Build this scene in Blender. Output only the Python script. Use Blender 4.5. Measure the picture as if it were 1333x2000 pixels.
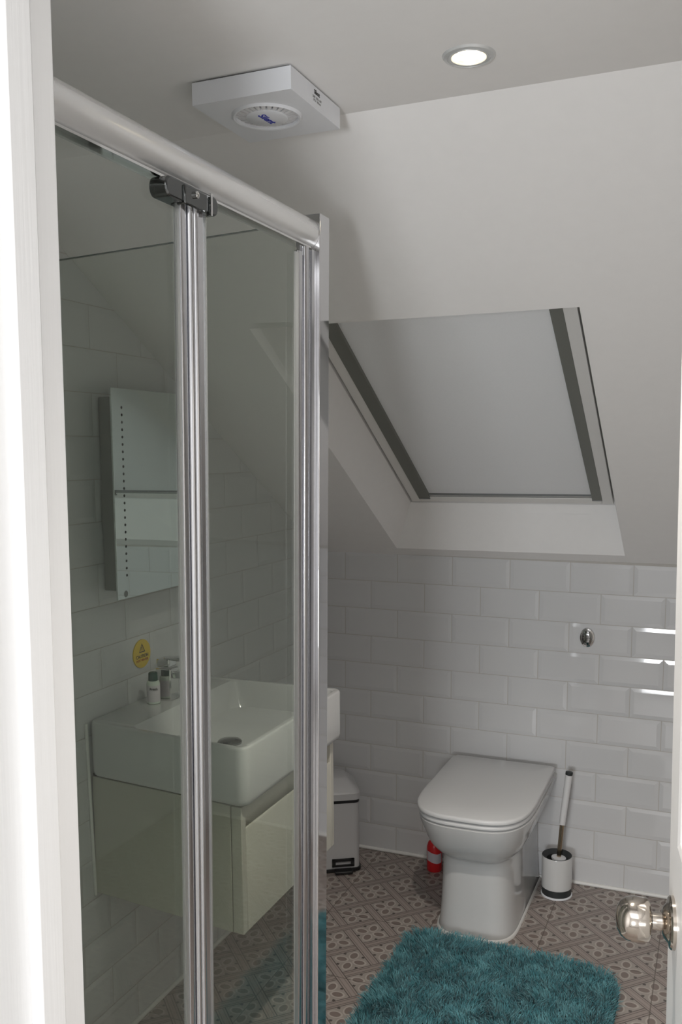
import bpy, bmesh, math, random
from mathutils import Vector, Matrix
R = math.radians
random.seed(4)
for o in list(bpy.data.objects): bpy.data.objects.remove(o)
scene = bpy.context.scene
COL = scene.collection

# ------------------------------------------------------------------ camera
FPX, YAW, PITCH, ROLL, PCX, PCY = 1788.73, 0.38754, 0.10226, -0.00828, 687.86, 1066.93
cam_d = bpy.data.cameras.new('camera'); cam = bpy.data.objects.new('camera', cam_d); COL.objects.link(cam)
cy_, sy_, cp_, sp_, cr_, sr_ = math.cos(YAW), math.sin(YAW), math.cos(PITCH), math.sin(PITCH), math.cos(ROLL), math.sin(ROLL)
fw = Vector((-sy_*cp_, cy_*cp_, -sp_)); rt = Vector((cy_, sy_, 0)); up = rt.cross(fw)
rt2 = cr_*rt + sr_*up; up2 = -sr_*rt + cr_*up
m = Matrix((rt2, up2, -fw)).transposed().to_4x4(); m.translation = (0, 0, 1.456)
cam.matrix_world = m
cam_d.sensor_fit = 'VERTICAL'; cam_d.sensor_height = 24; cam_d.sensor_width = 16
cam_d.lens = FPX/2000*24
cam_d.shift_x = (666.5-PCX)/2000; cam_d.shift_y = (PCY-1000)/2000
cam_d.clip_start = 0.02
scene.camera = cam

# ------------------------------------------------------------------ exposure, world, lights
vs = scene.view_settings
vs.view_transform = 'Standard'; vs.look = 'None'; vs.gamma = 1; vs.use_curve_mapping = False
vs.exposure = 0.04
scene.cycles.max_bounces = 12; scene.cycles.transparent_max_bounces = 24
scene.cycles.diffuse_bounces = 6; scene.cycles.glossy_bounces = 8
world = bpy.data.worlds.new('world'); scene.world = world; world.use_nodes = True
world.node_tree.nodes['Background'].inputs[0].default_value = (.8, .85, .9, 1)
world.node_tree.nodes['Background'].inputs[1].default_value = .3

def area(name, loc, target, sx, sy, power, color):
    l = bpy.data.lights.new(name, 'AREA'); l.shape = 'RECTANGLE'; l.size = sx; l.size_y = sy
    l.energy = power; l.color = color
    o = bpy.data.objects.new(name, l); COL.objects.link(o); o.location = loc
    o.rotation_euler = (Vector(target)-Vector(loc)).to_track_quat('-Z', 'Y').to_euler()
    return o
# daylight reaching the landing behind the camera
area('landing_daylight', (-.28, -1.75, 1.02), (-.55, 2.2, 1.45), .55, .65, 38, (.95, .975, 1.0))
area('landing_fill_light', (-.1, -.75, 2.27), (-.1, -.74, 0), 1.6, 1.6, 10, (1.0, .985, .975))  # added overhead fill for soft ambient through the doorway, no known fitting
DOWNLIGHT_POWER = 48

# ------------------------------------------------------------------ node helpers
def material(name, color=(.8, .8, .8), rough=.5, metal=0.0, spec=None, coat=0, emit=None, emit_s=0):
    mt = bpy.data.materials.new(name); mt.use_nodes = True
    b = mt.node_tree.nodes['Principled BSDF']
    b.inputs['Base Color'].default_value = (*color, 1); b.inputs['Roughness'].default_value = rough
    b.inputs['Metallic'].default_value = metal
    if spec is not None: b.inputs['Specular IOR Level'].default_value = spec
    if coat: b.inputs['Coat Weight'].default_value = coat; b.inputs['Coat Roughness'].default_value = .05
    if emit: b.inputs['Emission Color'].default_value = (*emit, 1); b.inputs['Emission Strength'].default_value = emit_s
    return mt
class NT:
    def __init__(s, mt): s.t = mt.node_tree; s.b = s.t.nodes['Principled BSDF']
    def n(s, typ, **kw):
        x = s.t.nodes.new(typ)
        for k, v in kw.items(): setattr(x, k, v)
        return x
    def l(s, a, b): s.t.links.new(a, b)
    def m(s, op, a, b=None, c=None):
        x = s.n('ShaderNodeMath', operation=op)
        for i, v in enumerate((a, b, c)):
            if v is None: continue
            if isinstance(v, (int, float)): x.inputs[i].default_value = v
            else: s.l(v, x.inputs[i])
        return x.outputs[0]
    def step(s, v, lo, hi):           # smooth 0..1
        x = s.n('ShaderNodeMapRange', interpolation_type='SMOOTHSTEP')
        s.l(v, x.inputs['Value']); x.inputs['From Min'].default_value = lo; x.inputs['From Max'].default_value = hi
        return x.outputs['Result']
    def mix(s, f, a, b):
        x = s.n('ShaderNodeMix', data_type='RGBA')
        if isinstance(f, (int, float)): x.inputs[0].default_value = f
        else: s.l(f, x.inputs[0])
        for i, v in ((6, a), (7, b)):
            if isinstance(v, tuple): x.inputs[i].default_value = (*v, 1)
            else: s.l(v, x.inputs[i])
        return x.outputs[2]
    def noise(s, scale, detail=2, vec=None):
        x = s.n('ShaderNodeTexNoise'); x.inputs['Scale'].default_value = scale; x.inputs['Detail'].default_value = detail
        if vec is None:
            g = s.n('ShaderNodeNewGeometry'); vec = g.outputs['Position']
        s.l(vec, x.inputs['Vector']); return x.outputs['Fac']
    def bump(s, h, strength, dist=.001):
        x = s.n('ShaderNodeBump'); x.inputs['Strength'].default_value = strength; x.inputs['Distance'].default_value = dist
        s.l(h, x.inputs['Height']); s.l(x.outputs[0], s.b.inputs['Normal'])

def noisy(mt, scale, c1, c2, bump=0, detail=3):
    k = NT(mt); f = k.noise(scale, detail)
    k.l(k.mix(f, c1, c2), k.b.inputs['Base Color'])
    if bump: k.bump(f, bump)
    return mt
M = {}
M['paint'] = noisy(material('wall_paint', rough=.62), 40, (.84, .832, .825), (.87, .862, .855), .08)
M['gloss_paint'] = material('gloss_wood_paint', (.86, .855, .85), .32)
k = NT(M['gloss_paint']); g = k.n('ShaderNodeNewGeometry'); mp = k.n('ShaderNodeMapping'); k.l(g.outputs['Position'], mp.inputs['Vector'])
mp.inputs['Scale'].default_value = (260, 260, 6); k.bump(k.noise(1, 3, mp.outputs[0]), .25, .0008)
M['tile'] = material('white_tile', (.66, .665, .675), .06)
M['grout'] = material('grout', (.52, .50, .47), .9)
M['ceramic'] = material('ceramic', (.62, .625, .625), .14, coat=.3)
M['seat'] = material('seat_plastic', (.71, .715, .72), .36)
M['silicone'] = material('silicone', (.8, .8, .78), .4)
M['rail'] = material('satin_silver', (.86, .86, .86), .24, .7)
M['alu'] = material('polished_aluminium', (.66, .665, .69), .17, 1.0)
M['post'] = material('corner_post_polish', (.70, .70, .715), .05, 1.0)
M['chrome'] = material('chrome', (.72, .72, .72), .05, 1.0)
M['dark_chrome'] = material('dark_chrome', (.28, .285, .285), .08, 1.0)
M['black_chrome'] = material('black_chrome', (.13, .135, .135), .06, 1.0)
M['glass_edge'] = material('glass_edge', (.05, .09, .075), .2)
M['steel'] = material('brushed_nickel', (.56, .51, .455), .12, 1.0)
M['bronze'] = material('bronze_steel', (.45, .37, .27), .22, 1.0)
M['black'] = material('black_plastic', (.012, .012, .013), .4)
M['charcoal'] = material('charcoal_plastic', (.03, .034, .036), .45)
M['white_plastic'] = material('white_plastic', (.82, .84, .88), .35)
M['vent_dark'] = material('vent_inside', (.08, .08, .08), .6)
M['fan_fin'] = material('vent_fin', (.78, .78, .80), .3)
M['blue'] = material('blue_print', (.02, .035, .42), .5)
M['grey_print'] = material('grey_print', (.05, .05, .05), .5)
M['soft_print'] = material('soft_grey_print', (.35, .35, .35), .5)
M['vanity'] = material('cream_gloss_board', (.55, .535, .475), .2)
M['gap'] = material('shadow_gap_strip', (.03, .03, .03), .8)
M['blind'] = noisy(material('blind_fabric', rough=.8), 300, (.80, .815, .83), (.85, .865, .88), .1)
M['channel'] = material('anodised_channel', (.21, .215, .195), .5, .3)
M['bar_dark'] = material('grey_bar', (.25, .26, .26), .4, .5)
M['frame'] = material('white_window_frame', (.78, .77, .75), .35)
M['mirror'] = material('mirror_glass', (.74, .80, .79), .01, 1.0)
M['cab_side'] = material('cabinet_metal', (.36, .36, .35), .35, .6)
M['yellow'] = material('yellow_sticker', (.78, .56, .05), .5)
M['red_print'] = material('red_print', (.35, .04, .02), .5)
M['green_cap'] = material('dark_green_cap', (.01, .06, .04), .35)
M['bottle'] = material('pale_bottle', (.62, .70, .62), .3)
M['red'] = material('red_plastic', (.72, .02, .025), .3)
M['pale_label'] = material('pale_label', (.62, .58, .62), .5)
M['bin'] = material('white_enamel', (.55, .55, .56), .3)
M['lamp'] = material('lamp_face', (1, 1, 1), .5, emit=(1.0, .87, .62), emit_s=12)
M['reflector'] = material('lamp_reflector', (.95, .88, .72), .3, .6)
M['ring'] = material('downlight_ring', (.62, .63, .63), .3, .3)
M['tray'] = material('shower_tray', (.75, .75, .75), .25)
M['carpet'] = noisy(material('landing_carpet', rough=1), 200, (.30, .28, .26), (.40, .38, .35))
M['bristle'] = material('bristles', (.7, .7, .7), .8)
M['backing'] = material('rug_backing', (.01, .06, .07), .95)
# mat pile with tonal variation
M['pile'] = material('teal_pile', (.02, .14, .16), .75)
k = NT(M['pile']); f = k.noise(28, 3); f2 = k.noise(160, 1)
k.l(k.mix(k.step(f, .35, .65), k.mix(f2, (.035, .16, .19), (.07, .26, .30)), k.mix(f2, (.09, .28, .32), (.17, .40, .44))), k.b.inputs['Base Color'])
k.b.inputs['Sheen Weight'].default_value = .3
# clear and seal glass
def glass(name, tint, seal=False):
    mt = bpy.data.materials.new(name); mt.use_nodes = True; t = mt.node_tree; t.nodes.clear()
    out = t.nodes.new('ShaderNodeOutputMaterial'); tr = t.nodes.new('ShaderNodeBsdfTransparent'); gl = t.nodes.new('ShaderNodeBsdfGlossy')
    tr.inputs[0].default_value = (*tint, 1); gl.inputs['Roughness'].default_value = .4 if seal else 0.0
    lw = t.nodes.new('ShaderNodeLayerWeight'); lw.inputs[0].default_value = .5
    pw = t.nodes.new('ShaderNodeMath'); pw.operation = 'POWER'; pw.inputs[1].default_value = 5
    ma = t.nodes.new('ShaderNodeMath'); ma.operation = 'MULTIPLY_ADD'; ma.inputs[1].default_value = .9; ma.inputs[2].default_value = .5 if seal else .042
    mx = t.nodes.new('ShaderNodeMixShader')
    t.links.new(lw.outputs['Facing'], pw.inputs[0]); t.links.new(pw.outputs[0], ma.inputs[0]); t.links.new(ma.outputs[0], mx.inputs[0])
    t.links.new(tr.outputs[0], mx.inputs[1]); t.links.new(gl.outputs[0], mx.inputs[2]); t.links.new(mx.outputs[0], out.inputs[0])
    return mt
M['glass'] = glass('shower_glass', (.92, .94, .92))
M['seal'] = glass('clear_seal', (.93, .96, .95), True)
M['pane'] = glass('window_glass', (.9, .93, .92))
# patterned floor
mt = M['floor'] = material('patterned_floor_tile', rough=.42)
k = NT(mt); g = k.n('ShaderNodeNewGeometry'); sx = k.n('ShaderNodeSeparateXYZ'); k.l(g.outputs['Position'], sx.inputs[0])
X, Y = sx.outputs[0], sx.outputs[1]
r2 = 2**-.5
p = k.m('DIVIDE', k.m('SUBTRACT', k.m('MULTIPLY', k.m('ADD', X, Y), r2), .8985), .1153)
q = k.m('DIVIDE', k.m('SUBTRACT', k.m('MULTIPLY', k.m('SUBTRACT', Y, X), r2), 1.898), .1180)
u = k.m('SUBTRACT', k.m('FRACT', p), .5); v = k.m('SUBTRACT', k.m('FRACT', q), .5)
au, av = k.m('ABSOLUTE', u), k.m('ABSOLUTE', v)
du, dv = k.m('SUBTRACT', .5, au), k.m('SUBTRACT', .5, av)      # distance to the strip centre lines
HW = .115
su = k.m('SUBTRACT', 1, k.step(du, HW-.01, HW+.01)); sv = k.m('SUBTRACT', 1, k.step(dv, HW-.01, HW+.01))
def line(d, at, w): return k.m('SUBTRACT', 1, k.step(k.m('ABSOLUTE', k.m('SUBTRACT', d, at)), w*.6, w*1.3))
a = k.m('MULTIPLY', k.m('ADD', u, v), r2); b = k.m('MULTIPLY', k.m('SUBTRACT', v, u), r2)
def petal(a, b):
    e = k.m('ADD', k.m('POWER', k.m('DIVIDE', k.m('SUBTRACT', k.m('ABSOLUTE', a), .235), .135), 2), k.m('POWER', k.m('DIVIDE', b, .092), 2))
    return e
pe = k.m('MINIMUM', petal(a, b), petal(b, a))
petalm = k.m('SUBTRACT', 1, k.step(pe, .75, 1.05))
halo = k.m('MULTIPLY', k.step(pe, .95, 1.1), k.m('SUBTRACT', 1, k.step(pe, 1.5, 2.1)))
tri = k.m('MINIMUM', k.m('ADD', k.m('MULTIPLY', av, 1.1), k.m('ABSOLUTE', k.m('SUBTRACT', au, .345))), k.m('ADD', k.m('MULTIPLY', au, 1.1), k.m('ABSOLUTE', k.m('SUBTRACT', av, .345))))
trim_ = k.m('SUBTRACT', 1, k.step(tri, .045, .062))
base = k.mix(k.noise(60, 3), (.335, .295, .27), (.39, .35, .32))
c = k.mix(halo, base, (.47, .425, .39))
c = k.mix(petalm, c, (.225, .18, .162))
c = k.mix(trim_, c, (.10, .085, .08))
strip_u = k.mix(k.m('MAXIMUM', line(du, HW, .013), k.m('MULTIPLY', line(du, .055, .012), .45)), (.36, .305, .28), (.115, .095, .088))
strip_v = k.mix(k.m('MAXIMUM', line(dv, HW, .013), k.m('MULTIPLY', line(dv, .055, .012), .75)), (.335, .285, .26), (.115, .095, .088))
edge_u = k.m('SUBTRACT', 1, k.step(du, HW+.006, HW+.018)); edge_v = k.m('SUBTRACT', 1, k.step(dv, HW+.006, HW+.018))
c = k.mix(edge_u, c, strip_u); c = k.mix(edge_v, c, strip_v)
# weave: on every other crossing the first set lies on top
par = k.m('GREATER_THAN', k.m('MODULO', k.m('ABSOLUTE', k.m('ADD', k.m('FLOOR', k.m('ADD', p, .5)), k.m('FLOOR', k.m('ADD', q, .5)))), 2), .5)
c = k.mix(k.m('MULTIPLY', par, k.m('MULTIPLY', edge_u, edge_v)), c, strip_u)
jx = k.m('ABSOLUTE', k.m('SUBTRACT', k.m('FRACT', k.m('DIVIDE', k.m('ADD', X, .47+.165+3.3), .33)), .5))
jy = k.m('ABSOLUTE', k.m('SUBTRACT', k.m('FRACT', k.m('DIVIDE', k.m('ADD', Y, -2.552+.165+3.3), .33)), .5))
jm = k.m('SUBTRACT', 1, k.step(k.m('MINIMUM', jx, jy), .003, .006))
c = k.mix(k.m('MULTIPLY', jm, .75), c, (.12, .10, .085))
k.l(c, k.b.inputs['Base Color']); k.bump(k.m('MULTIPLY', jm, -1), .3, .001)

# ------------------------------------------------------------------ mesh helpers
ORG = {}
class MB:
    def __init__(s): s.v = []; s.f = []; s.mi = []
    def add(s, vs, fs, mi=0):
        o = len(s.v); s.v += [tuple(x) for x in vs]; s.f += [tuple(i+o for i in f) for f in fs]; s.mi += [mi]*len(fs); return s
    def box(s, x0, x1, y0, y1, z0, z1, mi=0, fn=None):
        vs = [(x, y, z) for x in (x0, x1) for y in (y0, y1) for z in (z0, z1)]
        if fn: vs = [fn(p) for p in vs]
        return s.add(vs, [(0, 1, 3, 2), (4, 6, 7, 5), (0, 4, 5, 1), (2, 3, 7, 6), (0, 2, 6, 4), (1, 5, 7, 3)], mi)
    def loft(s, rings, cap0=True, cap1=True, mi=0):
        n = len(rings[0]); vs = [p for r in rings for p in r]; fs = []
        for i in range(len(rings)-1):
            for j in range(n):
                a, b = i*n+j, i*n+(j+1) % n; fs.append((a, b, b+n, a+n))
        if cap0: fs.append(tuple(reversed(range(n))))
        if cap1: fs.append(tuple(range((len(rings)-1)*n, len(rings)*n)))
        return s.add(vs, fs, mi)
    def lathe(s, prof, c, axis=(0, 0, 1), seg=32, mi=0, sc=(1, 1)):
        ax = Vector(axis).normalized(); t = Vector((1, 0, 0)) if abs(ax.x) < .9 else Vector((0, 1, 0))
        e1 = (t - ax*t.dot(ax)).normalized(); e2 = ax.cross(e1); c = Vector(c)
        rings = [[c + ax*h + (e1*math.cos(2*math.pi*j/seg)*sc[0] + e2*math.sin(2*math.pi*j/seg)*sc[1])*max(r, 1e-5) for j in range(seg)] for r, h in prof]
        return s.loft(rings, True, True, mi)
    def cyl(s, a, b, r0, r1=None, seg=20, mi=0):
        a, b = Vector(a), Vector(b); d = b-a
        return s.lathe([(r0, 0), (r0 if r1 is None else r1, d.length)], a, d, seg, mi)
    def prism(s, poly, fn, t0, t1, mi=0):   # poly in (a,b), fn(a,b,t) -> xyz
        return s.loft([[fn(a, b, t) for a, b in poly] for t in (t0, t1)], True, True, mi)
    def build(s, name, mats, parent=None, smooth=None, bevel=0, seg=2, fn=None):
        if not isinstance(mats, (list, tuple)): mats = [mats]
        org = Vector(ORG.get(parent.name, (0, 0, 0))) if parent else Vector((0, 0, 0))
        me = bpy.data.meshes.new(name)
        me.from_pydata([Vector(fn(p) if fn else p)-org for p in s.v], [], s.f)
        for x in mats: me.materials.append(x)
        me.polygons.foreach_set('material_index', s.mi)
        bm = bmesh.new(); bm.from_mesh(me); bmesh.ops.recalc_face_normals(bm, faces=bm.faces); bm.to_mesh(me); bm.free()
        o = bpy.data.objects.new(name, me); COL.objects.link(o)
        if parent: o.parent = parent
        ORG[o.name] = org
        if bevel:
            b = o.modifiers.new('bevel', 'BEVEL'); b.width = bevel; b.segments = seg; b.limit_method = 'ANGLE'; b.angle_limit = R(35)
            if smooth is None: smooth = 40
        if smooth:
            for pl in me.polygons: pl.use_smooth = True
            me.set_sharp_from_angle(angle=R(smooth))
        return o
def tag(o, label, cat, group=None):
    o['label'] = label; o['category'] = cat
    if group: o['group'] = group
    return o
def thing(name, loc, label, cat, group=None):
    o = bpy.data.objects.new(name, None); COL.objects.link(o); o.location = loc; o.empty_display_size = .05
    ORG[o.name] = Vector(loc); return tag(o, label, cat, group)
def struct(o): o['kind'] = 'structure'; return o
def plabel(o, l): o['label'] = l; return o
def text(name, body, size, loc, xdir, ydir, mat, parent, extrude=.0002, align='CENTER'):
    cu = bpy.data.curves.new(name, 'FONT'); cu.body = body; cu.size = size; cu.extrude = extrude; cu.align_x = align; cu.align_y = 'CENTER'; cu.offset = size*.02
    t = bpy.data.objects.new(name+'_src', cu); COL.objects.link(t)
    dg = bpy.context.evaluated_depsgraph_get(); me = bpy.data.meshes.new_from_object(t.evaluated_get(dg)); bpy.data.objects.remove(t); bpy.data.curves.remove(cu)
    x, y = Vector(xdir).normalized(), Vector(ydir).normalized(); z = x.cross(y)
    mm = Matrix((x, y, z)).transposed().to_4x4(); mm.translation = Vector(loc)-ORG[parent.name]
    me.transform(mm); me.name = name; me.materials.clear(); me.materials.append(mat)
    o = bpy.data.objects.new(name, me); COL.objects.link(o); o.parent = parent; ORG[o.name] = ORG[parent.name]; return o
def rrect(x0, x1, y0, y1, r, n=6):
    pts = []
    for cx, cy, a0 in ((x1-r, y1-r, 0), (x0+r, y1-r, 90), (x0+r, y0+r, 180), (x1-r, y0+r, 270)):
        for i in range(n+1):
            a = R(a0+90*i/n); pts.append((cx+r*math.cos(a), cy+r*math.sin(a)))
    return pts

# ------------------------------------------------------------------ room shell
XL, XR, YB, YF, YH, ZC = -1.365, .62, 3.026, .70, .57, 2.022
ZT = 1.0976                                   # top of the half-height tiling
TH = math.atan(.6); CT, ST = math.cos(TH), math.sin(TH)
SC = (ZC-ZT)/ST                               # slope length
def S(x, s, d=0): return (x, YB - s*CT + d*ST, ZT + s*ST + d*CT)
YC = YB - SC*CT

MB().box(XL-.3, XR+.3, YH-.05, YB+.3, -.06, 0).build('floor', M['floor']); struct(bpy.data.objects['floor'])
DLX, DLY = -.361, 1.345
mb = MB(); hole = [(DLX+.0245*math.cos(2*math.pi*i/48), DLY+.0245*math.sin(2*math.pi*i/48), ZC) for i in range(48)]
sq_ = []
for i in range(48):
    a = 2*math.pi*i/48; e = .1/max(abs(math.cos(a)), abs(math.sin(a))); sq_.append((DLX+e*math.cos(a), DLY+e*math.sin(a), ZC))
mb.loft([sq_, hole, [(x, y, ZC+.03) for x, y, z in hole]], False, True)
xs_, ys_ = [XL-.1, DLX-.1, DLX+.1, XR+.1], [YF, DLY-.1, DLY+.1, YC+.001]
for i in range(3):
    for j in range(3):
        if i == 1 and j == 1: continue
        mb.add([(xs_[i], ys_[j], ZC), (xs_[i+1], ys_[j], ZC), (xs_[i+1], ys_[j+1], ZC), (xs_[i], ys_[j+1], ZC)], [(0, 1, 2, 3)])
mb.box(XL-.1, XR+.1, YF, YC+.001, ZC+.04, ZC+.1)
struct(mb.build('ceiling', M['paint']))

# metro tiles with a flat bevel
def tiles(mb, place, u0, u1, rows, offs, clip=None, bw=.0125, bh=.0016, g=.0011):
    """place(u, v, d): u along wall, v up, d proud of grout"""
    for r, (v0, v1) in enumerate(rows):
        k0 = math.floor((u0-offs[r % 2])/.2); x = offs[r % 2]+k0*.2
        while x < u1:
            a, b = max(x, u0)+g, min(x+.2, u1)-g
            la, lb = (bw if x >= u0 else .0005), (bw if x+.2 <= u1 else .0005)
            x += .2
            if b-a < .01: continue
            lo, hi = v0+g, v1-g
            o = [(a, lo), (b, lo), (b, hi), (a, hi)]; i = [(a+la, lo+bw), (b-lb, lo+bw), (b-lb, hi-bw), (a+la, hi-bw)]
            V = [place(*q, 0) for q in o] + [place(*q, .0016) for q in o] + [place(*q, .0016+bh) for q in i]
            F = [(8, 9, 10, 11)] + [(4+j, 4+(j+1) % 4, 8+(j+1) % 4, 8+j) for j in range(4)] + [(j, (j+1) % 4, 4+(j+1) % 4, 4+j) for j in range(4)]
            mb.add(V, F, 0)
TILT = -.00926; X0 = -1.06217
ct, st = math.cos(TILT), math.sin(TILT)
def pb(u, v, d): return (X0+u*ct-v*st, YB+.004-d, ZT+u*st+v*ct)
mb = MB()
tiles(mb, pb, -.30, 1.69, [(-.1*(i+1), -.1*i) for i in range(11)], [0, .1])
mb.box(XL-.1, XR+.1, YB+.003, YB+.1, -.06, ZT+.004, 1)
struct(mb.build('wall_back', [M['tile'], M['grout']]))
# left wall: tiled to the slope
mb = MB()
def pl_(u, v, d): return (XL-.004+d, u, ZT+v)
tiles(mb, pl_, YF, YB, [(-.1*(i+1), -.1*i) for i in range(-10, 11)], [.06, .16])
o = mb.build('wall_left', [M['tile'], M['grout'], M['paint']])
bm = bmesh.new(); bm.from_mesh(o.data)
for co, no in (((0, YB, ZT-.0005), (0, ST, CT)), ((0, 0, ZC-.001), (0, 0, 1))):
    bmesh.ops.bisect_plane(bm, geom=bm.verts[:]+bm.edges[:]+bm.faces[:], plane_co=co, plane_no=no, clear_outer=True)
bm.to_mesh(o.data); bm.free()
mb = MB(); prof = [(YF, -.06), (YB, -.06), (YB, ZT), (YC, ZC), (YF, ZC)]
mb.prism(prof, lambda a, b, t: (t, a, b), XL-.1, XL-.003)
me2 = mb.build('left_grout', [M['grout']]); bm = bmesh.new(); bm.from_mesh(o.data); n0 = len(bm.faces); bm.from_mesh(me2.data)
bm.faces.ensure_lookup_table()
for f in bm.faces[n0:]: f.material_index = 1
bm.to_mesh(o.data); bm.free(); bpy.data.objects.remove(me2); struct(o)
struct(MB().prism(prof, lambda a, b, t: (t, a, b), XR, XR+.1).build('wall_right', M['paint']))
# front wall with the doorway
JX, HX, HZ = -.5775, .085, 1.95               # doorway: jamb faces and head height
mb = MB().box(XL-.1, JX-.025, YH, YF, 0, ZC+.08).box(HX+.025, XR+.1, YH, YF, 0, ZC+.08).box(JX-.025, HX+.025, YH, YF, HZ+.025, ZC+.08)
struct(mb.build('wall_front', M['paint']))
# landing behind the camera
struct(MB().box(-1.3, 1.1, -2.0, YH-.05, -.06, 0).build('floor_landing', M['carpet']))
mb = MB().box(-1.36, -1.3, -2.0, YH, 0, 2.3).box(1.1, 1.16, -2.0, YH, 0, 2.3).box(-1.36, 1.16, -2.06, -2.0, 0, 2.3)
struct(mb.build('wall_landing', M['paint']))
struct(MB().box(-1.36, 1.16, -2.06, YH, 2.3, 2.36).build('ceiling_landing', M['paint']))
# slope with the window opening and its plaster reveals
A0, A1, B0, B1 = -1.049, -.287, .052, 1.262   # opening on the slope: x, s
D = .13; C0, C1, E0, E1 = -.990, -.318, .150, 1.215   # opening at the frame
mb = MB()
def sq(x0, x1, s0, s1): mb.add([S(x0, s0), S(x1, s0), S(x1, s1), S(x0, s1)], [(0, 1, 2, 3)])
sq(XL-.05, A0, 0, SC); sq(A1, XR+.05, 0, SC); sq(A0, A1, 0, B0); sq(A0, A1, B1, SC)
ou = [(A0, B0), (A1, B0), (A1, B1), (A0, B1)]; inn = [(C0, E0), (C1, E0), (C1, E1), (C0, E1)]
def lerp(t): return [S(a[0]+(b[0]-a[0])*t, a[1]+(b[1]-a[1])*t, D*t) for a, b in zip(ou, inn)]
l0, l1 = lerp(0), lerp(.80)
def inset(pts, e):                             # small step where plaster meets the liner
    return [S(x, s, D*.80) for x, s in ((ou[i][0]+(inn[i][0]-ou[i][0])*.8+dx*e, ou[i][1]+(inn[i][1]-ou[i][1])*.8+ds*e) for i, (dx, ds) in enumerate(((-1, -1), (1, -1), (1, 1), (-1, 1))))]
l2 = inset(l1, .004); l3 = [S(x+dx*.004, s+ds*.004, D) for (x, s), (dx, ds) in zip(inn, ((-1, -1), (1, -1), (1, 1), (-1, 1)))]
l4 = [S(x+dx*.004, s+ds*.004, D+.06) for (x, s), (dx, ds) in zip(inn, ((-1, -1), (1, -1), (1, 1), (-1, 1)))]
for a_, b_ in ((l0, l1), (l1, l2), (l2, l3), (l3, l4)):
    for j in range(4): mb.add([a_[j], a_[(j+1) % 4], b_[(j+1) % 4], b_[j]], [(0, 1, 2, 3)])
# outer skin keeps daylight out
mb.add([S(XL-.05, -.1, .30), S(XR+.05, -.1, .30), S(XR+.05, SC+.05, .30), S(XL-.05, SC+.05, .30)], [(0, 1, 2, 3)])
struct(mb.build('ceiling_slope', M['paint']))

# roof window
def sbox(mb, x0, x1, s0, s1, d0, d1, mi=0):
    return mb.box(x0, x1, s0, s1, d0, d1, mi, fn=lambda p: S(*p))
mb = MB()
sbox(mb, C0-.002, C1+.002, E0-.003, E1+.003, D+.03, D+.05, 1)                     # dark sheet behind, painting the shade in the gaps round the frame
sbox(mb, C0+.0045, -.951, E0+.004, E1, D, D+.03); sbox(mb, -.357, C1-.0045, E0+.004, E1, D, D+.03)
sbox(mb, -.951, -.357, E0+.004, E0+.036, D, D+.03); sbox(mb, -.951, -.357, E1-.03, E1, D, D+.03)
w1 = struct(mb.build('window_1', [M['frame'], M['gap']], bevel=.0015))
sbox(MB(), -.951, -.357, E0+.036, E1-.03, D+.020, D+.026).build('window_pane', M['pane'], w1)
c_ = S(-.65, .7, D)
rb = thing('roller_blind', c_, 'pale grey blackout blind pulled shut over the sloping roof window', 'blind')
sbox(MB(), -.928, -.372, E0+.05, E1-.032, D+.008, D+.010).build('blind_fabric', M['blind'], rb)
for x0, x1 in ((-.9535, -.915), (-.385, -.3545)):
    mb = MB(); sbox(mb, x0, x1, E0+.034, E1-.02, D-.003, D+.014)
    ch = mb.build('side_channel', M['channel'], rb, bevel=.001); plabel(ch, 'dark grey side channel')
    plabel(sbox(MB(), x0, x1, E0+.027, E0+.034, D-.003, D+.012).build('end_cap', M['bar_dark'], ch), 'lighter grey end cap')
mb = MB(); sbox(mb, -.915, -.385, E0+.046, E0+.050, D+.002, D+.012); sbox(mb, -.915, -.385, E0+.038, E0+.0415, D+.002, D+.012)
sbox(mb, -.915, -.385, E0+.0415, E0+.046, D+.003, D+.012, 1)
plabel(mb.build('bottom_bar', [M['bar_dark'], M['frame']], rb), 'grey bottom bar with a white middle line')

# ------------------------------------------------------------------ door lining, architrave, open door
def jl(p): return (p[0]+(p[2]-1.3)*.008, p[1], p[2])        # the lining leans a little
mb = MB().box(JX-.03, JX, YH-.005, YF+.002, 0, HZ+.03).box(HX, HX+.03, YH-.005, YF+.002, 0, HZ+.03).box(JX, HX, YH-.005, YF+.002, HZ, HZ+.03)
mb.box(JX-.001, JX+.0125, .628, .660, 0, HZ).box(HX-.0125, HX+.001, .628, .660, 0, HZ).box(JX, HX, .628, .660, HZ-.0125, HZ+.001)
struct(mb.build('trim_1', M['gloss_paint'], bevel=.002, fn=jl))
mb = MB().box(JX-.085, JX-.012, YH-.022, YH, 0, HZ+.09).box(HX+.012, HX+.085, YH-.022, YH, 0, HZ+.09).box(JX-.085, HX+.085, YH-.022, YH, HZ+.012, HZ+.09)
struct(mb.build('trim_2', M['gloss_paint'], bevel=.006, seg=3, fn=jl))
PHI = R(9.0); TIP = Vector((-.0515, 1.205, 0))
du_ = Vector((math.sin(PHI), -math.cos(PHI), 0)); dn = Vector((-math.cos(PHI), -math.sin(PHI), 0))   # along leaf to hinge, out of visible face
def dl(p): q = TIP + du_*p[0] + dn*p[1]; return (q.x-(p[2]-.9)*.004, q.y, p[2])
LW, DT = .60, .035
mb = MB()
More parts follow.
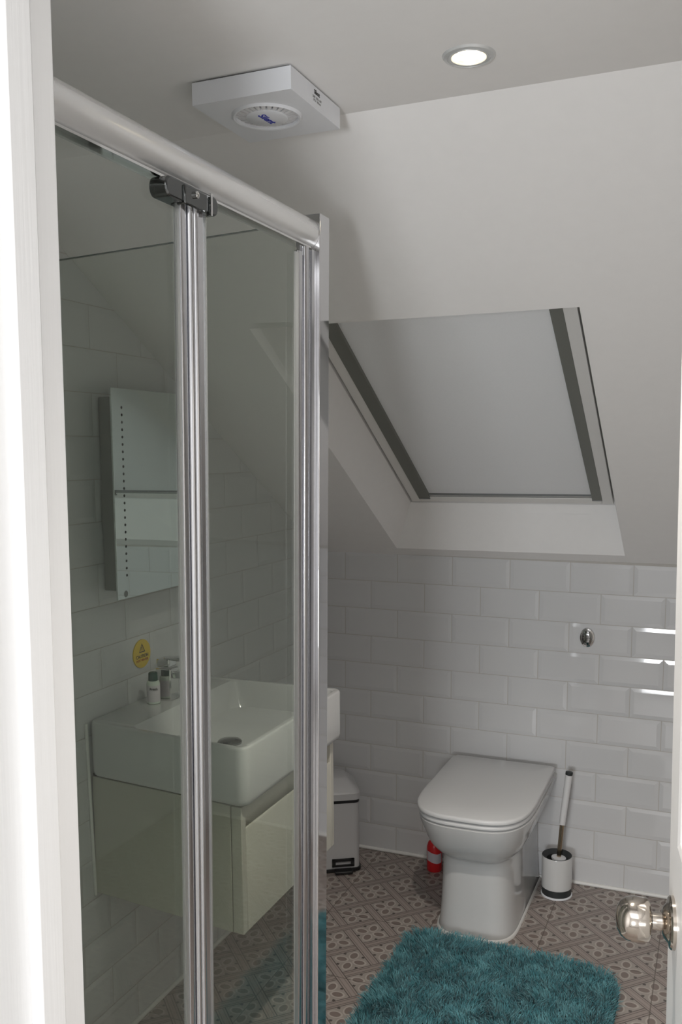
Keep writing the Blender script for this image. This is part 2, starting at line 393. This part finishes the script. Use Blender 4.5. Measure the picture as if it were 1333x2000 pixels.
def panel(z0, z1, s0, s1):                     # recessed panel with a moulded edge
    r = lambda e, h: [(s0+e, h, z0+e), (s1-e, h, z0+e), (s1-e, h, z1-e), (s0+e, h, z1-e)]
    rings = [r(0, 0), r(.004, .003), r(.012, .001), r(.020, -.007), r(.045, -.007), r(.060, -.002)]
    for a_, b_ in zip(rings, rings[1:]):
        for j in range(4): mb.add([a_[j], a_[(j+1) % 4], b_[(j+1) % 4], b_[j]], [(0, 1, 2, 3)])
    mb.add(rings[-1], [(0, 1, 2, 3)])
P = [(.095, .505, .985, 1.80), (.095, .505, .20, .755)]
# visible face with two openings
xs = [0, .095, .505, LW]; zs = [.008, .20, .755, .985, 1.80, 1.93]
for i in range(3):
    for j in range(5):
        if i == 1 and j in (1, 3): continue
        mb.add([(xs[i], 0, zs[j]), (xs[i+1], 0, zs[j]), (xs[i+1], 0, zs[j+1]), (xs[i], 0, zs[j+1])], [(0, 1, 2, 3)])
for s0, s1, z0, z1 in P: panel(z0, z1, s0, s1)
b8 = [(0, 0, .008), (LW, 0, .008), (LW, 0, 1.93), (0, 0, 1.93)]; b9 = [(a_, -DT, c2) for a_, b_, c2 in b8]
mb.add(b8+b9, [(4, 5, 6, 7), (0, 1, 5, 4), (1, 2, 6, 5), (2, 3, 7, 6), (3, 0, 4, 7)])
d1 = struct(mb.build('door_1', M['gloss_paint'], fn=dl))
KZ = .874; kc = Vector(dl((.058, 0, KZ)))
kb = MB().lathe([(.004, .0255), (.0125, .027), (.0225, .0285), (.0258, .031), (.0268, .036), (.0275, .048), (.0255, .057), (.021, .0635), (.013, .068), (.004, .0695)], kc, dn, 40).build('door_knob', M['steel'], d1, smooth=50)
plabel(kb, 'round brushed nickel door knob')
MB().lathe([(.0118, .008), (.0108, .014), (.0108, .026)], kc, dn, 28).build('neck', M['steel'], kb, smooth=40)
MB().lathe([(.032, 0), (.032, .004), (.030, .0062), (.024, .0075), (.0185, .0125), (.0125, .0145)], kc, dn, 40).build('rose', M['steel'], kb, smooth=30)
# white sealant line where floor meets the back wall, and where it meets the left wall
mb = MB().cyl((XL+.01, YB-.001, .006), (XR-.01, YB-.001, .004), .0065, seg=10)
struct(mb.build('trim_3', M['silicone'], smooth=60))
struct(MB().cyl((XL+.002, 1.53, .003), (XL+.002, YB-.005, .003), .0065, seg=10).build('trim_4', M['silicone'], smooth=60))

# ------------------------------------------------------------------ ceiling fan and downlight
fan = thing('extractor_fan', (-.691, 1.358, ZC), 'square white extractor fan with a finned round grille on the ceiling', 'extractor fan')
MB().box(-.770, -.612, 1.271, 1.445, ZC-.004, ZC).build('backplate', M['vent_dark'], fan)
FZ = ZC-.036
mb = MB(); fc = Vector((-.690, 1.350, FZ))
ring = lambda r, h, n=48: [(fc.x+r*math.cos(2*math.pi*i/n), fc.y+r*math.sin(2*math.pi*i/n), fc.z+h) for i in range(n)]
def sqr(h, x0=-.775, x1=-.607, y0=1.266, y1=1.450, n=12):
    pts = []
    for i in range(48):
        a = 2*math.pi*i/48; c, s = math.cos(a), math.sin(a); k_ = 1/max(abs(c), abs(s)); cx, cyy = (x0+x1)/2, (y0+y1)/2
        pts.append((cx+(x1-x0)/2*c*k_, cyy+(y1-y0)/2*s*k_, h))
    return pts
mb.loft([sqr(ZC-.003), sqr(FZ)], True, False)
mb.loft([sqr(FZ), ring(.056, 0), ring(.053, -.004), ring(.050, -.003), ring(.049, .002)], False, False)
mb.build('housing', M['white_plastic'], fan, smooth=30)
MB().loft([ring(.0489, .0019), ring(.0489, .014)], False, True).build('grille_recess', M['vent_dark'], fan)
mb = MB()
for i in range(28):
    a = 2*math.pi*(i+.5)/28; e = Vector((math.cos(a), math.sin(a), 0)); t = Vector((-e.y, e.x, 0))
    w0, w1_ = .0018, .0034
    mb.loft([[fc+e*r+t*w*sg+Vector((0, 0, h)) for sg, h in ((-1, hb), (1, hb), (1, hb+.0035), (-1, hb+.0035))] for r, w, hb in ((.030, w0, -.003), (.042, w1_, -.001), (.0500, w1_, .001))])
plabel(mb.build('fins', M['fan_fin'], fan), 'ring of white radial fins')
disc = MB().lathe([(.033, .006), (.033, -.003), (.031, -.0045), (.0, -.0045)], fc, (0, 0, 1), 40).build('centre_disc', M['white_plastic'], fan, smooth=40)
text('printed_name', 'Silent', .0185, fc+Vector((0, 0, -.0047)), (.07, 1, 0), (1, -.07, 0), M['blue'], disc)
lab = MB().box(-.6072, -.6068, 1.325, 1.392, 1.993, 2.015).build('side_label', M['white_plastic'], fan)
text('label_heading', 'Silent', .0095, (-.6066, 1.358, 2.0105), (0, 1, 0), (0, 0, 1), M['grey_print'], lab)
text('label_small_print', '230V  50Hz  8W\nIPX4  100mm', .0048, (-.6066, 1.358, 2.000), (0, 1, 0), (0, 0, 1), M['soft_print'], lab)

dc = Vector((-.361, 1.345, ZC))
dw = thing('downlight', dc, 'small round recessed ceiling downlight, switched on', 'ceiling light')
def ringmesh(prof, c, seg=48):
    mb = MB(); mb.loft([[(c.x+r*math.cos(2*math.pi*j/seg), c.y+r*math.sin(2*math.pi*j/seg), c.z+h) for j in range(seg)] for r, h in prof], False, False); return mb
ringmesh([(.0385, 0), (.036, -.003), (.0315, -.004), (.031, -.003), (.0295, -.003), (.029, -.004), (.0255, -.0035), (.0242, -.001), (.0242, -.0005)], dc).build('trim_ring', M['ring'], dw, smooth=35)
ringmesh([(.0243, -.001), (.0238, .0005), (.0205, .011)], dc).build('reflector', M['reflector'], dw, smooth=60)
MB().lathe([(.0198, .013), (.0198, .0105), (.018, .0095), (.001, .009)], dc, (0, 0, 1), 40).build('lamp_face', M['lamp'], dw, smooth=50)
ringmesh([(.0212, .0100), (.0203, .0088), (.0197, .0102)], dc).build('lamp_rim', M['ring'], dw)
sl = bpy.data.lights.new('downlight_beam', 'SPOT'); sl.energy = DOWNLIGHT_POWER; sl.color = (1, .93, .84); sl.spot_size = R(115); sl.spot_blend = .9; sl.shadow_soft_size = .022
so = bpy.data.objects.new('downlight_beam', sl); COL.objects.link(so); so.location = (dc.x, dc.y, ZC-.006)
sl2 = sl.copy(); so2 = bpy.data.objects.new('fill_spot_out_of_frame', sl2); COL.objects.link(so2); so2.location = (.30, 1.30, ZC-.012); sl2.energy = 18  # second spot is added fill to lift the room's ambient light, no fixture

# ------------------------------------------------------------------ shower enclosure
GX = -.66
sh = thing('shower_enclosure', (-1.0, 1.1, 0), 'corner shower enclosure with folding glass door and polished metal profiles', 'shower')
def lean(p): return (p[0]+(p[2]-1.85)*.0165, p[1], p[2])
MB().prism(rrect(XL+.004, GX+.03, YF+.004, 1.505, .02), lambda a, b, t: (a, b, t), .0, .085).build('shower_tray', M['tray'], sh, bevel=.006)
# head rail: bulging satin cover
arc = [(GX-.016+.024*max(math.sin(a), 0)**.8, 1.8267+.0253*math.cos(a)) for a in [math.pi*i/14 for i in range(15)]]
poly = [(GX-.026, 1.852)] + arc + [(GX-.026, 1.8015)]
hr = MB().prism(poly, lambda a, b, t: (a, t, b), YF+.004, 1.462).build('head_rail', M['rail'], sh, smooth=35, fn=lean)
plabel(hr, 'curved satin silver head rail')
MB().box(GX-.015, GX+.001, YF+.01, 1.462, 1.7985, 1.8015).build('rail_lip', M['chrome'], hr, fn=lean)
# corner post at the far end
mb = MB().box(GX-.035, GX+.010, 1.4625, 1.502, .085, 1.8595)
cpst = mb.build('corner_post', M['post'], sh, bevel=.0015, fn=lean); plabel(cpst, 'polished corner post')
def profile(name, segs, z0, z1, mat, parent):
    """segs: (y0, y1, xface, round) pieces side by side, seen from the room"""
    mb = MB()
    for y0, y1, xf, rd in segs:
        if rd:
            n = 8; pts = [(GX-.003, y0)] + [(xf-(rd)+rd*math.sin(math.pi*i/n), y0+(y1-y0)*(1-math.cos(math.pi*i/n))/2) for i in range(n+1)] + [(GX-.003, y1)]
        else: pts = [(GX-.004, y0), (xf, y0), (xf, y1), (GX-.004, y1)]
        mb.prism(pts, lambda a, b, t: (a, b, t), z0, z1)
    return mb.build(name, mat, parent, smooth=30, fn=lean)
# wall channel, fixed stile
profile('wall_profile', [(YF+.004, YF+.032, GX+.01, .004)], .085, 1.80, M['alu'], sh)
profile('door_post', [(1.405, 1.4142, GX-.001, 0), (1.4147, 1.431, GX+.006, .004), (1.4315, 1.4415, GX-.001, 0), (1.442, 1.462, GX+.004, 0)], .085, 1.7965, M['alu'], sh)
# folding leaves
def leaf(y0, y1, pieces_l, pieces_r, seals):
    g = MB().box(GX-.003, GX+.003, y0, y1, .10, 1.794).build('door_glass', M['glass'], sh, fn=lean)
    for nm, seg in (('leaf_stile', pieces_l), ('leaf_stile', pieces_r)):
        if seg: profile(nm, seg, .098, 1.784, M['alu'], g)
    for a, b in seals:
        MB().box(GX+.0032, GX+.006, a, b, .10, 1.780).build('clear_seal', M['seal'], g, fn=lean)
    profile('bottom_strip', [(y0, y1, GX+.006, .003)], .094, .112, M['alu'], g)
leaf(YF+.036, 1.040, [(YF+.036, YF+.055, GX+.008, .004)], [(1.0333, 1.0466, GX+.008, .001), (1.0469, 1.0502, GX+.003, .0)], [(1.0267, 1.033)])
leaf(1.088, 1.380, [(1.0506, 1.0618, GX+.011, .005), (1.0621, 1.0735, GX+.012, .004), (1.0739, 1.096, GX+.004, 0)], [(1.387, 1.4045, GX+.006, .003)], [(1.0963, 1.0985), (1.3733, 1.3866)])
# running carriage under the rail
mb = MB(); pts = rrect(.989, 1.114, 1.772, 1.7975, .011, 6)
mb.prism(pts, lambda a, b, t: (t, a, b), GX-.010, GX+.016)
car = mb.build('roller_carriage', M['black_chrome'], sh, bevel=.0025, fn=lean); plabel(car, 'dark chrome roller carriage under the rail')
MB().box(GX-.004, GX+.019, 1.027, 1.081, 1.770, 1.794).build('carriage_bracket', M['black_chrome'], car, bevel=.002, fn=lean)
mb = MB().lathe([(.0045, 0), (.0045, .004), (.001, .006)], (GX+.0185, 1.051, 1.786), (1, 0, 0), 16)
mb.build('screw_head', M['chrome'], car, smooth=40, fn=lean)
MB().box(GX+.015, GX+.022, 1.085, 1.0885, 1.768, 1.7965).build('bracket_edge', M['chrome'], car, fn=lean)
# fixed return panel behind the shower, up to the left wall
def rl(p): return (p[0]+(p[2]-1.85)*.0165*(p[0]-XL)/.7, p[1], p[2]-.036*(GX-p[0]) if p[2] > 1 else p[2])
ret = MB().box(XL+.012, GX-.03, 1.478, 1.484, .085, 1.852).build('return_glass', M['glass'], sh, fn=rl)
plabel(ret, 'clear fixed side panel')
MB().box(XL+.012, GX-.03, 1.4785, 1.4835, 1.8515, 1.8535).build('top_edge', M['glass_edge'], ret, fn=rl)
MB().box(XL-.0, XL+.020, 1.470, 1.492, .085, 1.84).build('wall_profile', M['alu'], sh)

# ------------------------------------------------------------------ vanity unit, basin and what stands on it
def sk(p):                                     # near side is set a little off square
    t = (p[1]-1.704)/.456; k_ = (p[0]-XL)/.43
    return (p[0], p[1]-.047*k_*max(0, 1-t), p[2])
va = thing('vanity_unit', (-1.15, 1.93, .416), 'cream gloss wall-hung vanity cabinet under the white basin', 'cabinet')
MB().box(XL+.003, -.966, 1.704, 2.155, .416, .702).build('carcass', M['vanity'], va, bevel=.0012, fn=sk)
# drawer front: finger-pull chamfer along the top
prof = [(-.9645, .416), (-.937, .416), (-.937, .644), (-.9395, .6495), (-.9435, .6495), (-.9475, .634), (-.9545, .634), (-.9555, .700), (-.9645, .702)]
mb = MB().prism(prof, lambda a, b, t: (a, t, b), 1.722, 2.137)
full = [(-.9645, .416), (-.937, .416), (-.937, .702), (-.9645, .702)]
mb.prism(full, lambda a, b, t: (a, t, b), 1.704, 1.7215).prism(full, lambda a, b, t: (a, t, b), 2.1375, 2.155)
plabel(mb.build('drawer_front', M['vanity'], va, bevel=.002, fn=sk), 'drawer front with bevelled finger pull')
MB().box(XL+.003, -.945, 1.708, 2.150, .702, .7075).build('shadow_gap', M['gap'], va, fn=sk)
mb = MB().cyl((XL+.002, 1.702, .41), (XL+.002, 1.690, .832), .004, seg=8)
struct(mb.build('trim_5', M['silicone'], smooth=60))
ba = thing('wash_basin', (-1.15, 1.93, .707), 'rectangular white ceramic basin sitting on the cream vanity', 'basin')
mb = MB(); rings = []
o_ = lambda e, r: rrect(XL+.003+e, -.918-e, 1.692+e, 2.178-e, r, 7)
for e, r, z in ((.006, .022, .7075), (.002, .026, .711), (0, .026, .722), (0, .026, .832), (.0025, .024, .836), (.004, .023, .8365)): rings.append([sk((a, b, z)) for a, b in o_(e, r)])
i_ = lambda e, r: rrect(XL+.125+e*1.0, -.931-e, 1.705+e, 2.165-e, r, 7)
for e, r, z in ((0, .018, .8365), (.003, .02, .833), (.006, .03, .80), (.014, .05, .768), (.04, .06, .757), (.09, .035, .751)): rings.append([sk((a, b, z)) for a, b in i_(e, r)])
mb.loft(rings)
bo = mb.build('basin_bowl', M['ceramic'], ba, smooth=40)
MB().lathe([(.030, .750), (.030, .755), (.026, .7585), (.012, .761), (.001, .7615)], (-1.105, 1.905, 0), (0, 0, 1), 28).build('drain_plug', M['dark_chrome'], ba, smooth=40)
tp = thing('basin_tap', (-1.293, 1.932, .8365), 'square chrome mixer tap at the wall side of the basin', 'tap')
MB().box(-1.320, -1.276, 1.912, 1.952, .8365, .918).build('tap_body', M['chrome'], tp, bevel=.003)
MB().box(-1.284, -1.178, 1.919, 1.945, .893, .912).build('spout', M['chrome'], tp, bevel=.003)
lv = MB().box(-1.318, -1.281, 1.914, 1.950, .921, .942).build('lever_base', M['chrome'], tp, bevel=.003)
MB().box(-1.300, -1.232, 1.920, 1.944, .938, .946).build('lever', M['chrome'], lv, bevel=.002)
bt = thing('toiletry_bottle', (-1.308, 1.884, .8365), 'small pale bottle with a dark green cap beside the tap', 'bottle')
bb = MB().lathe([(.0145, 0), (.0165, .002), (.0165, .050), (.015, .056), (.010, .058)], (-1.308, 1.884, .8365), (0, 0, 1), 24).build('bottle_body', M['bottle'], bt, smooth=40)
MB().lathe([(.0112, .0575), (.0116, .060), (.0112, .077), (.009, .079), (.001, .0795)], (-1.308, 1.884, .8365), (0, 0, 1), 24).build('bottle_cap', M['green_cap'], bt, smooth=40)
lb = ringmesh([(.0168, .006), (.0168, .047)], Vector((-1.308, 1.884, .8365)), 24).build('paper_label', M['pale_label'], bt, smooth=60)
text('label_word', 'Fresh', .009, (-1.308+.0105, 1.884-.0140, .8365+.039), (.80, .60, 0), (0, 0, 1), M['grey_print'], lb)
# warning sticker on the tiled wall
st_ = thing('warning_sticker', (XL+.002, 1.918, .951), 'round yellow warning sticker on the wall tiles above the bottle', 'sticker')
sd = MB().lathe([(.0365, -.001), (.0365, .0016)], (XL+.001, 1.918, .951), (1, 0, 0), 36).build('sticker_disc', M['yellow'], st_)
mb = MB(); xx = XL+.0028
def tri3(r, z): return [(1.918+r*math.cos(R(90+120*i)), z+r*math.sin(R(90+120*i))) for i in range(3)]
a_, b_ = tri3(.0155, .962), tri3(.0105, .962)
for i in range(3):
    j = (i+1) % 3; mb.add([(xx, *a_[i]), (xx, *a_[j]), (xx, *b_[j]), (xx, *b_[i])], [(0, 1, 2, 3)])
mb.box(xx-.0003, xx, 1.9165, 1.9195, .9595, .968).box(xx-.0003, xx, 1.9165, 1.9195, .9555, .958)
mb.build('warning_triangle', M['grey_print'], sd)
text('warning_word', 'CAUTION', .0115, (xx, 1.918, .944), (0, 1, 0), (0, 0, 1), M['grey_print'], sd)
text('warning_line', 'HOT WATER', .0085, (xx, 1.918, .934), (0, 1, 0), (0, 0, 1), M['red_print'], sd)

# ------------------------------------------------------------------ mirror cabinet
mc = thing('mirror_cabinet', (-1.32, 1.9, 1.12), 'slim mirror with a column of light dots on the tiled left wall', 'mirror')
MX = -1.283
MB().box(XL+.002, MX-.004, 1.778, 2.02, 1.133, 1.589).build('cabinet_box', M['cab_side'], mc, bevel=.002)
MB().box(XL+.002, MX-.02, 1.7765, 1.7775, 1.29, 1.37).build('side_bracket', M['cab_side'], mc)
mp_ = MB().box(MX-.0045, MX, 1.7205, 2.075, 1.122, 1.605).build('mirror_plate', M['mirror'], mc, bevel=.0006)
for yy in (1.757, 2.038):
    mb = MB()
    for i in range(24): mb.lathe([(.0033, 0), (.0033, .0004)], (MX-.0001, yy, 1.176+i*(1.562-1.176)/23), (1, 0, 0), 8)
    plabel(mb.build('light_dots', M['gap'], mp_), 'column of small dark light dots')
MB().lathe([(.008, 0), (.007, .0006), (.001, .0008)], (MX-.0001, 1.751, 1.133), (1, 0, 0), 18).build('touch_sensor', M['bar_dark'], mp_)

# ------------------------------------------------------------------ toilet
TX = -.668
to = thing('toilet', (TX, 2.78, 0), 'white back-to-wall toilet with its lid closed against the tiled wall', 'toilet')
def dsec(w, yf, z, yb=3.022, n=3.2, dep=.25, xo=0, rb=.01):
    pts = []; yc = yf+dep
    for i in range(33):
        t = -math.pi/2+math.pi*i/32; s_, c2 = math.sin(t), math.cos(t)
        pts.append((TX+xo+w*math.copysign(abs(s_)**(2/n), s_), yc-dep*abs(c2)**(2/n), z))
    pts += [(TX+xo+w, yb-rb, z), (TX+xo+w-rb, yb, z), (TX+xo-w+rb, yb, z), (TX+xo-w, yb-rb, z)]
    return pts
mb = MB()
rings = [dsec(.121, 2.546, .000, n=3.6, dep=.16), dsec(.120, 2.547, .010, n=3.6, dep=.16), dsec(.117, 2.550, .03, n=3.6, dep=.16), dsec(.114, 2.553, .09, n=3.6, dep=.16), dsec(.112, 2.555, .16, n=3.5, dep=.17),
         dsec(.1115, 2.555, .217, n=3.4, dep=.18), dsec(.112, 2.554, .236, n=3.3, dep=.19), dsec(.1145, 2.550, .243, n=3.3, dep=.19), dsec(.122, 2.538, .250, n=3.2, dep=.20), dsec(.134, 2.519, .263, n=3.1, dep=.21), dsec(.147, 2.498, .285, n=3.1, dep=.22),
         dsec(.157, 2.482, .310, n=3.1, dep=.23), dsec(.165, 2.470, .338, n=3.1, dep=.24), dsec(.171, 2.461, .360, n=3.2, dep=.25), dsec(.1735, 2.457, .3755, n=3.2, dep=.25), dsec(.172, 2.459, .3775, n=3.2, dep=.25)]
mb.loft(rings)
mb.build('toilet_bowl', M['ceramic'], to, smooth=50)
def slab(nm, w, yf, z0, z1, yb, dome, n, dep, rb):
    mb = MB(); e = .0015
    rs = [dsec(w-e, yf+e, z0, yb-e, n, dep, 0, rb), dsec(w-.0005, yf+.0005, z0+.0006, yb-.0005, n, dep, 0, rb), dsec(w, yf, z0+.0014, yb, n, dep, 0, rb), dsec(w, yf, z1-.005, yb, n, dep, 0, rb), dsec(w-.0015, yf+.0015, z1-.002, yb-.0015, n, dep, 0, rb), dsec(w-.006, yf+.006, z1, yb-.006, n, dep, 0, rb)]
    rs += [dsec(w*.6, yf+.10, z1+dome, yb-.12, n, dep*.7, 0, rb)]
    mb.loft(rs); return mb.build(nm, M['seat'], to, smooth=45)
slab('seat', .1735, 2.457, .3832, .3950, 2.970, 0, 3.3, .25, .02)
slab('lid', .1755, 2.453, .4006, .4140, 2.986, .0015, 3.4, .25, .012)
for sx_ in (-1, 1): MB().cyl((TX+sx_*.06, 2.994, .388), (TX+sx_*.11, 2.994, .388), .010, seg=14).build('hinge', M['seat'], to, smooth=40)
mb = MB(); n = 3.6
rs = [[(x, y, z) for x, y, z in dsec(w, yf, z, n=3.6, dep=.16)] for w, yf, z in ((.126, 2.541, 0), (.125, 2.542, .006), (.121, 2.546, .009))]
mb.loft(rs, False, False); plabel(mb.build('base_sealant', M['silicone'], to, smooth=50), 'white sealant line round the foot')
fb = thing('flush_button', (-.404, 3.024, .846), 'oval chrome flush button on the tiles above the toilet brush', 'flush button')
MB().lathe([(.0325, -.002), (.0325, .004), (.030, .007), (.026, .008), (.0255, .0065)], (-.404, YB+.001, .846), (0, -1, 0), 40, sc=(.76, 1.0)).build('bezel', M['chrome'], fb, smooth=35)
for sg in (-1, 1):
    pts = [(.023*.76*math.cos(R(a)), .0235*math.sin(R(a))) for a in range(0, 181, 15)]
    MB().loft([[( -.404+x*s_, YB+.001-h, .846+sg*(z*s_+.0008)) for x, z in pts] for s_, h in ((1, .006), (1, .0095), (.8, .0115), (.4, .0125))]).build('push_button', M['dark_chrome'], fb, smooth=40)

# ------------------------------------------------------------------ brush set
HC = Vector((-.476, 2.930, 0))
bh = thing('toilet_brush_holder', HC, 'white cylindrical brush pot with dark band beside the toilet', 'brush holder')
ringmesh([(.0478, .002), (.0478, .027), (.047, .0275)], HC).build('base_band', M['charcoal'], bh, smooth=40)
MB().lathe([(.0505, 0), (.0505, .004), (.048, .0055)], HC, (0, 0, 1), 40).build('foot_ring', M['white_plastic'], bh, smooth=40)
ringmesh([(.047, .027), (.049, .029), (.049, .132), (.0482, .134)], HC).build('pot', M['ceramic'], bh, smooth=40)
ringmesh([(.0482, .134), (.047, .135), (.045, .1335), (.033, .122), (.032, .06), (.001, .058)], HC).build('rim_lining', M['charcoal'], bh, smooth=40)
tb = thing('toilet_brush', HC, 'toilet brush with white handle and black tip standing in its pot', 'brush')
p0, p1, p2 = Vector((-.4755, 2.932, .06)), Vector((-.4625, 2.939, .236)), Vector((-.4445, 2.949, .402))
MB().cyl(p0+(p1-p0)*.05, p1, .0074, seg=16).build('rod', M['bronze'], tb, smooth=40)
hd = MB().cyl(p1, p2, .0102, .0114, seg=20).build('handle', M['seat'], tb, smooth=40)
dd = (p2-p1).normalized()
MB().lathe([(.0112, 0), (.0119, .002), (.0119, .010), (.009, .012), (.001, .0125)], p2, dd, 20).build('handle_tip', M['charcoal'], hd, smooth=40)
MB().lathe([(.024, .004), (.0245, .006), (.0235, .010), (.006, .013)], p0+(p1-p0)*.31, (p1-p0), 28).build('splash_disc', M['white_plastic'], tb, smooth=40)
MB().lathe([(.012, -.002), (.028, .004), (.03, .03), (.02, .052)], p0, (p1-p0), 24).build('bristle_head', M['bristle'], tb, smooth=40)

# ------------------------------------------------------------------ bottle behind toilet, pedal bin
rc = Vector((-.903, 2.953, 0))
rd = thing('cleaner_bottle', rc, 'red cleaner bottle with pale label on the floor behind the toilet', 'bottle')
MB().lathe([(.024, 0), (.0265, .003), (.0265, .085), (.022, .10), (.012, .112), (.011, .118)], rc, (0, 0, 1), 28).build('bottle_body', M['red'], rd, smooth=40)
mb = MB(); mb.loft([[(rc.x+.0269*math.cos(R(a)), rc.y+.0269*math.sin(R(a)), z+.004*math.sin(R(a*2))) for a in range(-140, -5, 9)] for z in (.036, .070)], False, False)
mb.f = [f for f in mb.f if max(f)-min(f) < 20]; mb.mi = mb.mi[:len(mb.f)]
mb.build('bottle_label', M['pale_label'], rd, smooth=60)
MB().lathe([(.0125, .112), (.0125, .135), (.009, .138)], rc, (0, 0, 1), 20).build('bottle_cap', M['red'], rd, smooth=40)

BA = R(31); BW, BD = .165, .185; corner = Vector((-1.138, 2.850, 0))
bx = Vector((math.cos(BA), math.sin(BA), 0)); by = Vector((-math.sin(BA), math.cos(BA), 0))
BC = corner - bx*(BW/2) + by*(BD/2)
pbn = thing('pedal_bin', (BC.x, BC.y, 0), 'white pedal bin with black trim between vanity and back wall', 'bin')
def bp(a, b, z): q = BC+bx*a+by*b; return (q.x, q.y, z)
def brr(e, r, z): return [bp(a, b, z) for a, b in rrect(-BW/2+e, BW/2-e, -BD/2+e, BD/2-e, r)]
MB().loft([brr(.003, .022, .012), brr(.003, .022, .247)]).build('bin_body', M['bin'], pbn, smooth=40)
MB().loft([brr(-.002, .024, .004), brr(-.002, .024, .013), brr(.004, .022, .0135)]).build('base_trim', M['black'], pbn, smooth=40)
MB().loft([brr(.002, .022, .247), brr(.002, .022, .258)]).build('black_seal', M['black'], pbn, smooth=40)
MB().loft([brr(.0, .024, .258), brr(.0, .026, .280), brr(.004, .028, .287), brr(.040, .03, .322), brr(.047, .03, .3255)]).build('bin_lid', M['bin'], pbn, smooth=28)
mb = MB(); mb.add([bp(a, b, z) for a in (-.012, .050) for b in (-BD/2-.026, -BD/2+.02) for z in (.004, .014)], [(0, 1, 3, 2), (4, 6, 7, 5), (0, 4, 5, 1), (2, 3, 7, 6), (0, 2, 6, 4), (1, 5, 7, 3)])
mb.build('pedal', M['black'], pbn, bevel=.003)
mb = MB()
for a0, a1, z0, z1 in ((-.020, .058, .040, .049), (-.020, .058, .022, .028), (-.020, -.008, .022, .049), (.046, .058, .022, .049)):
    mb.add([bp(a, b, z) for a in (a0, a1) for b in (-BD/2-.004, -BD/2+.004) for z in (z0, z1)], [(0, 1, 3, 2), (4, 6, 7, 5), (0, 4, 5, 1), (2, 3, 7, 6), (0, 2, 6, 4), (1, 5, 7, 3)])
mb.build('pedal_slot', M['black'], pbn)

# ------------------------------------------------------------------ bath mat
rg = thing('bath_mat', (-.53, 2.1, 0), 'shaggy teal bath mat on the patterned floor before the toilet', 'bath mat')
def mat_out(e):
    c = rrect(-.310+e, .310-e, -.43+e, .43-e, .085-e*.5, 8); out = []
    for a, b in c: out.append((-.531+a, 2.072+b-a*.045))
    return out
MB().loft([[(a, b, z) for a, b in mat_out(e)] for e, z in ((.004, .001), (0, .005), (.006, .012))]).build('mat_backing', M['backing'], rg, smooth=40)
def inside(a, b, e):
    x, y = abs(a), abs(b); hx, hy, r = .310-e, .43-e, .085
    if x > hx or y > hy: return False
    return not (x > hx-r and y > hy-r and (x-hx+r)**2+(y-hy+r)**2 > r*r)
vv, ff = [], []; org = ORG[rg.name]
from mathutils import noise as mn
cnt = 0
while cnt < 42000:
    a, b = random.uniform(-.31, .31), random.uniform(-.43, .43)
    if b < -.28 and random.random() < .5: continue
    if not inside(a, b, .004): continue
    x, y = -.531+a, 2.072+b-a*.045
    nv = mn.noise_vector(Vector((x*16, y*16, 0))); n2 = mn.noise(Vector((x*42, y*42, 3)))
    h = .026+.010*random.random()+.006*n2; lx, ly = nv.x*.016+random.gauss(0, .006), nv.y*.016+random.gauss(0, .006)
    if not inside(a, b, .03): lx += .008*(1 if a > .27 else -1 if a < -.27 else 0); ly += .008*(1 if b > .39 else 0)
    an = random.uniform(0, math.pi); wx, wy = math.cos(an)*.0011, math.sin(an)*.0011
    i = len(vv); bx_, by_ = x-org.x, y-org.y
    vv += [(bx_-wx, by_-wy, .010), (bx_+wx, by_+wy, .010), (bx_+lx*.4+wx, by_+ly*.4+wy, .010+h*.55), (bx_+lx*.4-wx, by_+ly*.4-wy, .010+h*.55), (bx_+lx+wx*.5, by_+ly+wy*.5, .010+h*.8), (bx_+lx-wx*.5, by_+ly-wy*.5, .010+h*.8)]
    ff += [(i, i+1, i+2, i+3), (i+3, i+2, i+4, i+5)]; cnt += 1
me = bpy.data.meshes.new('pile'); me.from_pydata(vv, [], ff); me.materials.append(M['pile'])
po = bpy.data.objects.new('pile', me); COL.objects.link(po); po.parent = rg; po['kind'] = 'stuff'
